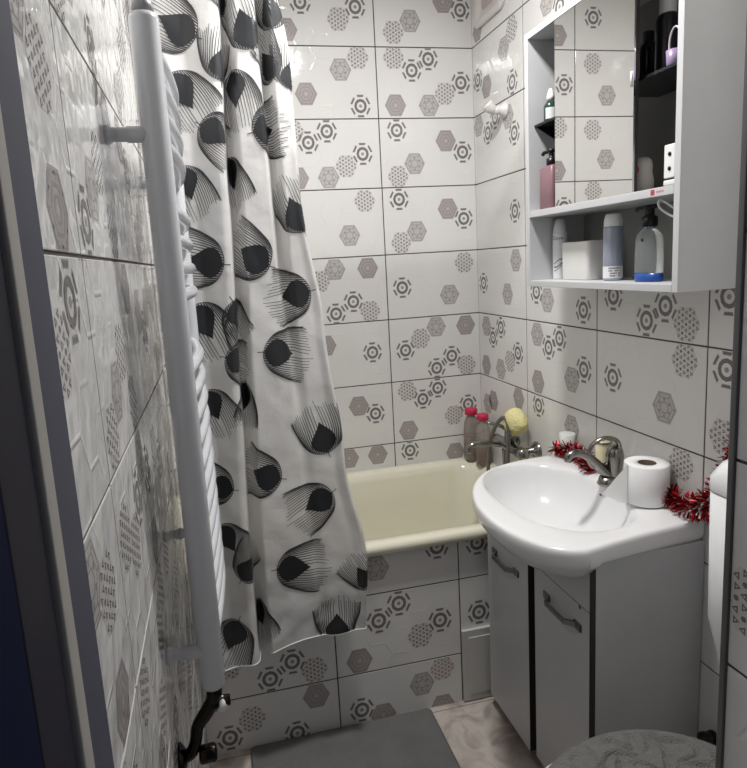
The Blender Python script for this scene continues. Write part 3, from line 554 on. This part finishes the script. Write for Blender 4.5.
mb = MB(); mb.box(-.0045, -.002, MY0+.0162, MY1-.0162, MZ0+.001, MZ1-.001); mb.build('back_panel', BACKP, mc)
mb = MB(); mb.box(MX+.002, MX+.006, -1.166, -.868, 1.5235, 1.9685, 0); mb.box(MX+.006, MX+.014, -1.166, -.868, 1.5235, 1.9685, 1); md = mb.build('mirror_door', [mat('mirror_glass', (232, 232, 230), .015, 1.0, var=0), DEDGE], mc)
mb = MB(); mb.tube([(MX+.001, -1.160, 1.735), (MX+.001, -1.160, 1.765)], .0022, 8); mb.build('handle', WHITE, md)
mb = MB(); mb.box(-.15, -.006, -1.288, -1.03, 1.748, 1.754); mb.build('inner_shelf', mat('smoked_glass', (36, 38, 40), .12), mc)
mb = MB(); mb.box(-.158, -.006, -.845, -.739, 1.745, 1.751); mb.prism([(-.739, 1.7445), (-.84, 1.7445), (-.739, 1.68)], -.085, -.080, 'x'); mb.prism([(-.150, 1.7445), (-.006, 1.7445), (-.006, 1.66)], -.743, -.7395, 'y'); fix(mb.build('corner_shelf', BLACK, mc))
mb = MB(); mb.box(-.175, -.171, MY0+.0165, MY0+.046, 1.537, 1.600); mb.box(-.174, -.155, MY0+.0165, MY0+.048, 1.524, 1.534); hg = mb.build('hinge', WHITE, mc, bevel=.002)
mb = MB()
for z in (1.555, 1.582): mb.lathe((-.175, MY0+.030, z), [(0, 0), (.004, 0), (.004, -.0012), (0, -.0012)], 12, axis='x', cap0=False, cap1=False)
fix(mb.build('screw', DKMET, hg))
mb = MB(); x_ = MX-.0004
mb.box(x_, MX, -1.236, -1.225, 1.510, 1.520, 0)
for a, b_, z in ((-1.262, -1.240, 1.5148),):
    for k in range(7): mb.box(x_, MX, a+k*.0032, a+k*.0032+.0022, z-.0015, z+.0018, 1)
for dy in (-.002, .002):
    for dz in (-.002, .002): mb.box(x_-.0001, x_, -1.2305+dy-.001, -1.2305+dy+.001, 1.515+dz-.001, 1.515+dz+.001, 1)
mb.build('sticker', [mat('sticker_red', (170, 40, 60), .5), mat('sticker_pink', (214, 130, 145), .5)], sh)
sh.children[0]['label'] = 'tiny red maker sticker'

# ------------------------------------------------------------------ things in the cabinet
def text_on(parent, txt, c, r, z, size, ang, m, name='lettering'):
    cu = bpy.data.curves.new('t', 'FONT'); cu.body = txt; cu.size = size; cu.align_x = 'CENTER'; cu.align_y = 'CENTER'; cu.extrude = 0.0; cu.resolution_u = 3
    o = bpy.data.objects.new('t', cu); scene.collection.objects.link(o); dg = bpy.context.evaluated_depsgraph_get(); me = bpy.data.meshes.new_from_object(o.evaluated_get(dg)); bpy.data.objects.remove(o)
    for v_ in me.vertices:
        a = ang-(-v_.co.x)/r; v_.co = Vector((c[0]+(r+.0004)*math.cos(a), c[1]+(r+.0004)*math.sin(a), z+v_.co.y))
    me.materials.clear(); me.materials.append(m); me.name = name; q = bpy.data.objects.new(name, me); link(q, parent); return q
GREYTX = mat('grey_lettering', (70, 70, 74), .5)
FA = math.atan2(-2.33+.8, -1.057+.1)
sp = thing('spray_can', None, 'white deodorant spray can at the left of the open lower shelf', 'spray can', None); c = (-.098, -.765, 1.3335); base(sp, c)
mb = MB(); mb.lathe(c, [(0, 0), (.018, 0), (.0195, .003), (.0195, .118), (.0185, .127)], 28, cap0=False); fix(mb.build('body', mat('can_white', (232, 232, 235), .3), sp))
mb = MB(); mb.lathe(c, [(.0185, .127), (.019, .128), (.0165, .143), (.013, .158), (.010, .163), (0, .165)], 28, cap1=False); fix(mb.build('cap', mat('cap_grey_white', (214, 214, 216), .4), sp))
text_on(sp, 'Dove', c, .0195, c[2]+.112, .014, FA-.35, GREYTX)
mb = MB()
for (zc, w_, ph) in ((.040, .0016, 0), (.048, .0012, 1.2), (.030, .0010, .5)):
    for k in range(14):
        a0_, a1_ = FA-.9+k*.12, FA-.9+(k+1)*.12; f_ = lambda a: .007*math.sin((a-FA)*2.4+ph)
        mb.add([(c[0]+.0199*math.cos(a), c[1]+.0199*math.sin(a), c[2]+zc+f_(a)+s*w_) for a, s in ((a0_, -1), (a1_, -1), (a1_, 1), (a0_, 1))], [(0, 1, 2, 3)])
mb.build('printed_swirl', GREYTX, sp)
tb = MB(); tb.rings([rrect(-.088, -.872, .034, .058, .010, z) for z in (1.3335,)]+[rrect(-.088, -.872, .036+e, .060+e, .012, z) for z, e in ((1.336, 0), (1.428, .001), (1.431, 0), (1.432, -.006))]); 
o = fix(tb.build('storage_box', mat('box_white', (236, 235, 232), .35))); tag(o, 'glossy white rounded box between the two spray cans', 'storage box'); base(o, (-.088, -.872, 1.3335))
sp2 = thing('spray_can', None, 'grey-blue deodorant spray can with white cap, right of the white box', 'spray can'); c = (-.112, -1.018, 1.3335); base(sp2, c)
mb = MB(); mb.lathe(c, [(0, 0), (.021, 0), (.0225, .003), (.0225, .122), (.0205, .127)], 28, cap0=False); fix(mb.build('body', mat('can_steel_blue', (158, 164, 178), .3, .2), sp2))
mb = MB(); mb.lathe(c, [(.0205, .127), (.021, .1275), (.021, .140), (.0175, .154), (.0155, .156), (0, .1565)], 28, cap1=False); fix(mb.build('cap', mat('can_cap_white', (228, 228, 226), .4), sp2))
mb = MB(); mb.lathe(c, [(.0227, .006), (.0227, .034)], 28, cap0=False, cap1=False); mb.build('label_band', mat('can_label_white', (225, 225, 228), .4), sp2)
mb = MB(); r_ = random.Random(3)
for row in range(4):
    for k in range(9):
        if r_.random() < .25: continue
        a = FA-.5+k*.14; z = c[2]+.010+row*.006
        mb.add([(c[0]+.0229*math.cos(q), c[1]+.0229*math.sin(q), z+h) for q, h in ((a, 0), (a+.10, 0), (a+.10, .003), (a, .003))], [(0, 1, 2, 3)])
mb.build('printed_lines', GREYTX, sp2)
# pump soap bottle
ps = thing('soap_bottle', None, 'clear pump soap bottle with blue base and black pump on the lower shelf', 'soap bottle'); c = (-.118, -1.150, 1.3335); base(ps, c)
def oval(z, a, b_, n_=32): return [(c[0]+b_*math.cos(2*PI*k/n_), c[1]+a*math.sin(2*PI*k/n_), c[2]+z) for k in range(n_)]
CLR = mat('clear_plastic', (226, 232, 232), .05, trans=.85, ior=1.3, var=0)
mb = MB(); mb.rings([oval(0.0182, .038, .020), oval(.024, .0385, .021), oval(.06, .038, .021), oval(.090, .037, .020), oval(.102, .033, .018), oval(.110, .020, .015), oval(.114, .013, .013), oval(.119, .012, .012)]); fix(mb.build('bottle', CLR, ps))
mb = MB(); mb.rings([oval(0, .036, .019), oval(.002, .0385, .021), oval(.0178, .0385, .021), oval(.018, .037, .020)]); fix(mb.build('blue_base', mat('blue_gel', (32, 74, 150), .25), ps))
mb = MB(); mb.lathe(c, [(.013, .117), (.0165, .118), (.0165, .138), (.012, .141), (.010, .142), (.010, .156), (.012, .157), (.012, .163), (0, .164)], 20, cap1=False); mb.tube([(c[0], c[1]-.020, c[2]+.160), (c[0], c[1], c[2]+.160), (c[0]-.004, c[1]+.032, c[2]+.159), (c[0]-.005, c[1]+.037, c[2]+.155)], .0045, 8); fix(mb.build('pump', BLACK, ps))
mb = MB()
for k in range(2): mb.lathe((c[0]-.0205, c[1]-.004, c[2]+.090), [(0, 0), (.0035, 0), (.0035, -.0006)], 10, axis='x', cap0=False, cap1=False)
mb.build('spot_label', GREYTX, ps)
# white elastic loop hanging under the shelf
mb = MB(); mb.tube([(-.150, -1.282, 1.470), (-.152, -1.268, 1.478), (-.155, -1.240, 1.495), (-.156, -1.229, 1.500), (-.157, -1.224, 1.494), (-.157, -1.232, 1.482), (-.155, -1.255, 1.468), (-.152, -1.278, 1.458), (-.150, -1.286, 1.440)], .0024, 8, sub=5)
o = mb.build('elastic_loop', mat('elastic_white', (214, 216, 214), .7)); tag(o, 'white elastic loop hanging at the right end under the middle shelf', 'hair tie'); base(o, (-.155, -1.25, 1.47))
# left compartment
pb = thing('lotion_bottle', None, 'dusty pink bottle with black pump left of the mirror', 'lotion bottle'); c = (-.135, -.785, 1.5235); base(pb, c)
mb = MB(); mb.rings([[(c[0]+p[0], c[1]+p[1], c[2]+z) for p in rrect(0, 0, .020+e, .032+e, .009, 0)] for z, e in ((0, -.001), (.002, 0), (.108, 0), (.113, -.004), (.115, -.010))]); fix(mb.build('bottle', mat('dusty_pink', (128, 98, 104), .3), pb))
mb = MB(); mb.lathe(c, [(.013, .115), (.013, .133), (.006, .135), (.006, .148), (.010, .149), (.010, .157), (0, .158)], 20, cap1=False); mb.tube([(c[0], c[1], c[2]+.153), (c[0]-.006, c[1]+.026, c[2]+.152), (c[0]-.007, c[1]+.032, c[2]+.147)], .005, 8); fix(mb.build('pump', BLACK, pb))
gb = thing('dropper_bottle', None, 'small dark green bottle with white cap on the black corner shelf', 'bottle'); c = (-.132, -.778, 1.7515); base(gb, c)
mb = MB(); mb.lathe(c, [(0, 0), (.017, 0), (.018, .002), (.018, .040), (.012, .050), (.009, .053)], 24, cap0=False); fix(mb.build('bottle', mat('green_glass', (46, 66, 58), .15), gb))
mb = MB(); mb.lathe(c, [(.010, .053), (.0105, .064), (.0065, .078), (.003, .084), (0, .085)], 20, cap1=False); fix(mb.build('cap', WHITE, gb))
mb = MB(); n_ = 10; mb.add([(c[0]+.0183*math.cos(FA-.75+k*.15), c[1]+.0183*math.sin(FA-.75+k*.15), c[2]+z) for z in (.006, .034) for k in range(n_)], [(k, k+1, n_+k+1, n_+k) for k in range(n_-1)]); mb.build('paper_label', mat('pale_label', (205, 208, 205), .5), gb)
# right compartment
fg = thing('tube_bottle', None, 'small white bottle with a red mark in the dark right compartment', 'bottle'); c = (-.105, -1.108, 1.5235); base(fg, c)
mb = MB(); mb.lathe(c, [(0, 0), (.020, 0), (.023, .003), (.0235, .03), (.020, .046), (.021, .060), (.018, .072), (.012, .078), (0, .080)], 24, cap0=False, cap1=False); fix(mb.build('bottle', mat('bottle_white', (214, 208, 200), .4), fg))
mb = MB(); mb.lathe((c[0]-.020, c[1]-.004, c[2]+.052), [(0, -.005), (.009, -.005), (.010, .0), (.006, .004)], 14, axis='x', cap0=False); fix(mb.build('red_mark', mat('mark_red', (160, 40, 46), .5), fg))
db = thing('spray_can', None, 'dark spray can with white cap high in the mirror cabinet', 'spray can'); c = (-.075, -1.140, 1.7545); base(db, c)
mb = MB(); mb.lathe(c, [(0, 0), (.022, 0), (.0235, .003), (.0235, .115), (.021, .126), (.0165, .130)], 26, cap0=False); fix(mb.build('body', mat('can_black', (34, 33, 36), .3), db))
mb = MB(); mb.lathe(c, [(.0165, .130), (.017, .131), (.017, .175), (.014, .180), (0, .181)], 24, cap1=False); fix(mb.build('cap', WHITE, db))
bb = MB(); bb.rings([[(p[0], p[1], z) for p in rrect(-.075, -1.082, .016, .0125, .006, 0)] for z in (1.7545, 1.840)]+[[(p[0], p[1], z) for p in rrect(-.075, -1.082, .010, .008, .005, 0)] for z in (1.848, 1.87)]); o = fix(bb.build('perfume_bottle', mat('dark_bottle', (28, 30, 40), .2))); tag(o, 'small black bottle on the smoked shelf beside the mirror edge', 'bottle'); base(o, (-.075, -1.082, 1.7545))
hd = thing('plastic_holder', None, 'small mauve plastic cup with a clear arched handle at the cabinet right edge', 'cup'); c = (-.130, -1.228, 1.7545); base(hd, c)
mb = MB(); mb.lathe(c, [(0, 0), (.013, 0), (.0145, .002), (.016, .030), (.0148, .030), (.013, .004), (0, .004)], 20, cap0=False, cap1=False); fix(mb.build('cup', mat('mauve_plastic', (146, 128, 160), .3), hd))
mb = MB(); mb.tube([(c[0], c[1]+.0150, c[2]+.024), (c[0], c[1]+.015, c[2]+.05), (c[0], c[1]+.009, c[2]+.067), (c[0], c[1], c[2]+.073), (c[0], c[1]-.009, c[2]+.067), (c[0], c[1]-.015, c[2]+.05), (c[0], c[1]-.015, c[2]+.024)], .0018, 8, sub=4); mb.build('handle', mat('pale_plastic', (190, 184, 192), .3), hd)

# ------------------------------------------------------------------ toilet
to = thing('toilet', None, 'white close-coupled toilet in the lower right corner', 'toilet'); TCX, TCY = -.375, -1.53; base(to, (-.32, TCY, 0))
def egg(cx_, cy_, ax, ay, z, n_=40, back=None):
    o_ = []
    for k in range(n_):
        a = 2*PI*k/n_; x = cx_+ax*math.cos(a); y = cy_+ay*math.sin(a)*(1-.06*(-math.cos(a)))
        if back is not None: x = min(x, back)
        o_.append((x, y, z))
    return o_
mb = MB(); mb.rings([egg(-.30, TCY, .17, .10, 0), egg(-.30, TCY, .18, .105, .02), egg(-.31, TCY, .165, .095, .10), egg(-.33, TCY, .19, .12, .22), egg(-.36, TCY, .225, .165, .34), egg(TCX, TCY, .235, .182, .385), egg(TCX, TCY, .232, .180, .396)]); fix(mb.build('bowl', CERAM, to))
mb = MB(); mb.rings([egg(TCX-.014, TCY, .240, .186, .398), egg(TCX-.014, TCY, .247, .190, .402), egg(TCX-.014, TCY, .247, .190, .408), egg(TCX-.014, TCY, .241, .186, .412)]); fix(mb.build('seat', WHITE, to))
mb = MB(); mb.box(-.20, -.012, TCY-.10, TCY+.10, .20, .40); mb.build('pedestal_back', CERAM, to, bevel=.02)
mb = MB(); mb.rings([rrect(-.080, TCY, .045, .120, .03, .395), rrect(-.082, TCY, .060, .140, .03, .56), rrect(-.082, TCY, .066, .150, .035, .61), rrect(-.0865, TCY, .076, .158, .035, .68), rrect(-.0865, TCY, .0785, .160, .035, .940)]); fix(mb.build('cistern', CERAM, to))
mb = MB(); mb.rings([rrect(-.0865, TCY, .0785, .160, .035, .942), rrect(-.0865, TCY, .0800, .162, .035, .945), rrect(-.0865, TCY, .0795, .161, .037, .970), rrect(-.083, TCY, .070, .150, .04, .996), rrect(-.083, TCY, .054, .13, .042, 1.010), rrect(-.083, TCY, .03, .1, .028, 1.014)]); fix(mb.build('cistern_lid', CERAM, to))
# fuzzy cover on the lid
cv = MB(); rs = []; LX = TCX+.004
for r_, z in ((1.0, .4125), (1.03, .418), (1.035, .426), (1.02, .434), (.98, .439), (.94, .442)): rs.append(egg(LX, TCY, .222*r_, .178*r_, z, 220))
for k in range(1, 60): r_ = .94*(1-k/60.0); rs.append(egg(LX, TCY, .222*r_, .178*r_, .4425+.005*(1-r_**2), 220))
for i, r_ in enumerate(rs):
    if i >= 5:
        for k, p in enumerate(r_):
            q = noise.noise((p[0]*11, p[1]*11, 2)); v1 = noise.voronoi((p[0]*17+q*2.2, p[1]*17-q*2.2, .5))[0]; d = v1[1]-v1[0]
            r_[k] = (p[0], p[1], p[2]-.011*max(0, 1-d/.26)**1.3*min(1, (i-4)/5)+noise.noise((p[0]*150, p[1]*150, 0))*.0006)
cv.rings(rs); fz = mat('grey_plush', (124, 124, 122), .95, var=.2, scale=45, bump=.8, bscale=300); o = fix(cv.build('lid_cover', fz)); tag(o, 'fuzzy grey swirl patterned cover on the toilet lid', 'toilet lid cover'); base(o, (TCX, TCY, .42))
mb = MB(); mb.tube([(-.002, -1.262, .255), (-.03, -1.262, .255), (-.046, -1.268, .250), (-.052, -1.285, .232), (-.052, -1.30, .20)], .009, 12, sub=5); mb.lathe((-.002, -1.262, .255), [(0, 0), (.025, 0), (.025, -.006), (.013, -.012)], 20, axis='x', cap0=False)
mb.lathe((-.03, -1.262, .262), [(.016, -.014), (.018, -.01), (.018, .012), (.012, .018), (0, .019)], 18, cap1=False); o = fix(mb.build('water_valve', BLACK)); tag(o, 'black water valve on the wall between vanity and toilet', 'valve'); base(o, (-.003, -1.262, .255))

# ------------------------------------------------------------------ mat
mt = mat('grey_bath_mat', (112, 112, 111), .95, var=.22, scale=14, bump=.5, bscale=300); mb = MB(); mx, my, hx2, hy2 = -.785, -1.055, .283, .388
mb.rings([rrect(mx, my, hx2-.004, hy2-.004, .012, .0005, 8), rrect(mx, my, hx2, hy2, .014, .004, 8), rrect(mx, my, hx2, hy2, .014, .008, 8), rrect(mx, my, hx2-.006, hy2-.006, .012, .011, 8)], cap1=False)
mb.rings([rrect(mx, my, hx2-.006, hy2-.006, .012, .011, 8), rrect(mx, my, hx2-.03, hy2-.03, .012, .0115, 8), rrect(mx, my, .05, .08, .01, .0115, 8)], cap0=False)
o = fix(mb.build('bath_mat', mt)); tag(o, 'plain dark grey bath mat on the floor in front of the tub', 'bath mat'); base(o, (mx, my, 0))

# ------------------------------------------------------------------ bath mixer, bottles, sponge
bm = thing('bath_mixer', None, 'chrome bath mixer on the wall above the right end of the tub', 'tap'); base(bm, (-.003, -.38, .735)); MZ, MXX = .742, -.065
CH2 = mat('worn_chrome', (150, 150, 148), .2, 1.0)
for y in (-.30, -.455):
    mb = MB(); mb.lathe((0, y, MZ-.012), [(0, 0), (.032, 0), (.032, -.004), (.022, -.014), (.015, -.018), (.0135, -.02), (.0135, -.055)], 24, axis='x', cap0=False); fix(mb.build('wall_flange', CH2, bm))
mb = MB(); mb.lathe((MXX, -.49, MZ-.012), [(.008, 0), (.018, .004), (.0215, .012), (.0215, .045), (.019, .05), (.019, .175), (.0215, .18), (.0215, .215), (.016, .22), (.006, .222)], 24, axis='y'); fix(mb.build('body', CH2, bm))
mb = MB(); mb.lathe((MXX, -.38, MZ+.005), [(.018, 0), (.019, .028), (.0175, .045), (.01, .052), (0, .053)], 22, cap1=False); mb.tube([(MXX, -.38, MZ+.045), (MXX-.035, -.365, MZ+.068), (MXX-.075, -.35, MZ+.078)], [.008, .007, .006], 12, sub=4); fix(mb.build('lever', CH2, bm))
mb = MB(); mb.tube([(MXX-.012, -.33, MZ-.014), (MXX-.05, -.33, MZ-.008), (MXX-.105, -.33, MZ-.002), (MXX-.13, -.33, MZ-.010), (MXX-.136, -.33, MZ-.032)], [.0125, .012, .012, .012, .011], 16, sub=5); fix(mb.build('spout', CH2, bm))
mb = MB(); mb.tube([(MXX-.005, -.35, MZ-.028), (MXX-.005, -.35, MZ-.06), (MXX-.006, -.352, MZ-.10), (MXX-.01, -.36, .60)], [.011, .010, .0085, .0085], 14, sub=5); mb.lathe((MXX-.01, -.36, .5865), [(.018, 0), (.02, .006), (.018, .02), (.01, .026)], 18); mb.build('hose_outlet', CH2, bm)
mb = MB(); hose = [(MXX-.05, -.30, .592), (MXX-.052, -.31, .66), (MXX-.052, -.33, .74), (MXX-.045, -.355, .80), (MXX-.035, -.38, .835), (MXX-.03, -.40, .845), (MXX-.028, -.42, .83), (MXX-.03, -.43, .78), (MXX-.034, -.43, .70), (MXX-.036, -.43, .60)]
mb.tube(hose, .0068, 12, sub=6); mb.build('shower_hose', mat('hose_metal', (128, 128, 126), .35, .9), bm)
spg = MB(); rs = []
for i in range(15):
    a = PI*i/14; rr_ = math.sin(a)**.7; rs.append([(-.058+.042*math.cos(2*PI*k/26)*rr_+.006*noise.noise((k*.7, i, 0)), -.470+.120*(i/14)+.004*noise.noise((k, i*.6, 2)), .828+.050*math.sin(2*PI*k/26)*rr_+.005*noise.noise((k*.5, i*.8, 5))) for k in range(26)])
spg.rings(rs, 0); so = fix(spg.build('bath_sponge', mat('yellow_sponge', (238, 228, 168), .9, var=.12, bump=.8, bscale=160), sub=1)); tag(so, 'pale yellow sponge resting on the bath mixer', 'sponge'); base(so, (-.05, -.45, .78))
mb = MB(); rs = [[(p[0]-.028, p[1], p[2]) for p in r_] for r_ in rs[1:6]]
def shampoo(c, h, wx, wy, liquid, lc, label, capc):
    t = thing('shampoo_bottle', None, label, 'shampoo bottle'); base(t, c)
    def R_(z, s): return [(p[0], p[1], c[2]+z) for p in rrect(c[0], c[1], wx*s, wy*s, min(wx, wy)*s*.7, 0, 5)]
    mb = MB(); mb.rings([R_(0, .9), R_(.004, 1), R_(h*.5, 1.0), R_(h*.72, .88), R_(h*.82, .62), R_(h*.86, .42), R_(h*.9, .4)]); fix(mb.build('bottle', mat('bottle_film_'+capc, (206, 198, 190), .12, trans=.7, ior=1.2, var=0), t))
    mb = MB(); mb.rings([R_(.003, .86), R_(h*liquid*.5, .93), R_(h*liquid, .93)]); fix(mb.build('contents', mat('contents_'+capc, lc, .3), t))
    mb = MB(); mb.lathe(c, [(wx*.75, h*.88), (wx*.85, h*.885), (wx*.85, h*.985), (wx*.72, h), (0, h+.001)], 22, cap1=False); fix(mb.build('cap', bpy.data.materials.get('pink_cap') or mat('pink_cap', (196, 36, 78), .35), t))
shampoo((-.070, -.055, .5865), .215, .030, .030, .45, (150, 128, 118), 'tall clear bottle with a crimson cap at the back of the tub corner', 'rear')
shampoo((-.052, -.125, .5865), .205, .028, .028, .42, (120, 60, 66), 'clear bottle with a crimson cap and dark red contents in front of the other', 'front')

# ------------------------------------------------------------------ wall fittings
mb = MB(); vs = lambda hy_, hz_, r_, x: [(x, -.16+p[0], 2.335+p[1]) for p in rrect(0, 0, hy_, hz_, r_, 0, 8)]
mb.rings([vs(.115, .100, .03, -.0005), vs(.115, .100, .03, -.010), vs(.109, .094, .028, -.014), vs(.090, .075, .02, -.014), vs(.086, .071, .02, -.009), vs(.02, .02, .01, -.009)]); vt = fix(mb.build('vent_cover', mat('vent_plastic', (216, 212, 208), .4))); tag(vt, 'rounded white vent cover high on the right wall', 'vent'); base(vt, (0, -.16, 2.335))
mb = MB(); mb.add([(-.0096, -.16+p[0], 2.335+p[1]) for p in rrect(0, 0, .05, .055, .02, 0, 8)], [tuple(range(36))]); mb.build('vent_pad', mat('vent_pad', (186, 172, 172), .5), vt)
HK = MB(); HK.lathe((0, -.262, 1.905), [(0, 0), (.028, 0), (.028, -.008), (.018, -.014), (.014, -.03), (.016, -.045)], 22, axis='x', cap0=False)
HK.tube([(-.040, -.262, 1.905), (-.056, -.262, 1.912), (-.07, -.262, 1.926)], [.015, .019, .021], 18, sub=3); o = fix(HK.build('shower_holder', mat('holder_white', (226, 224, 220), .3))); tag(o, 'small white shower holder on the right wall above the tub', 'shower holder'); base(o, (0, -.262, 1.905))

# ------------------------------------------------------------------ put every origin at its thing's base
bpy.context.view_layer.update()
def shift(o, d):
    if o.type == 'MESH' and o.data.users == 1: o.data.transform(Matrix.Translation(-d))
for o, b_ in BASES:
    if o.name == 'washbasin': o.data.transform(Matrix.Translation((0, 0, LIFT))); [k.data.transform(Matrix.Translation((0, 0, LIFT))) for k in o.children]
    for k in o.children:
        shift(k, b_)
        for kk in k.children: shift(kk, b_)
    if o.type == 'MESH': shift(o, b_)
    o.location = b_
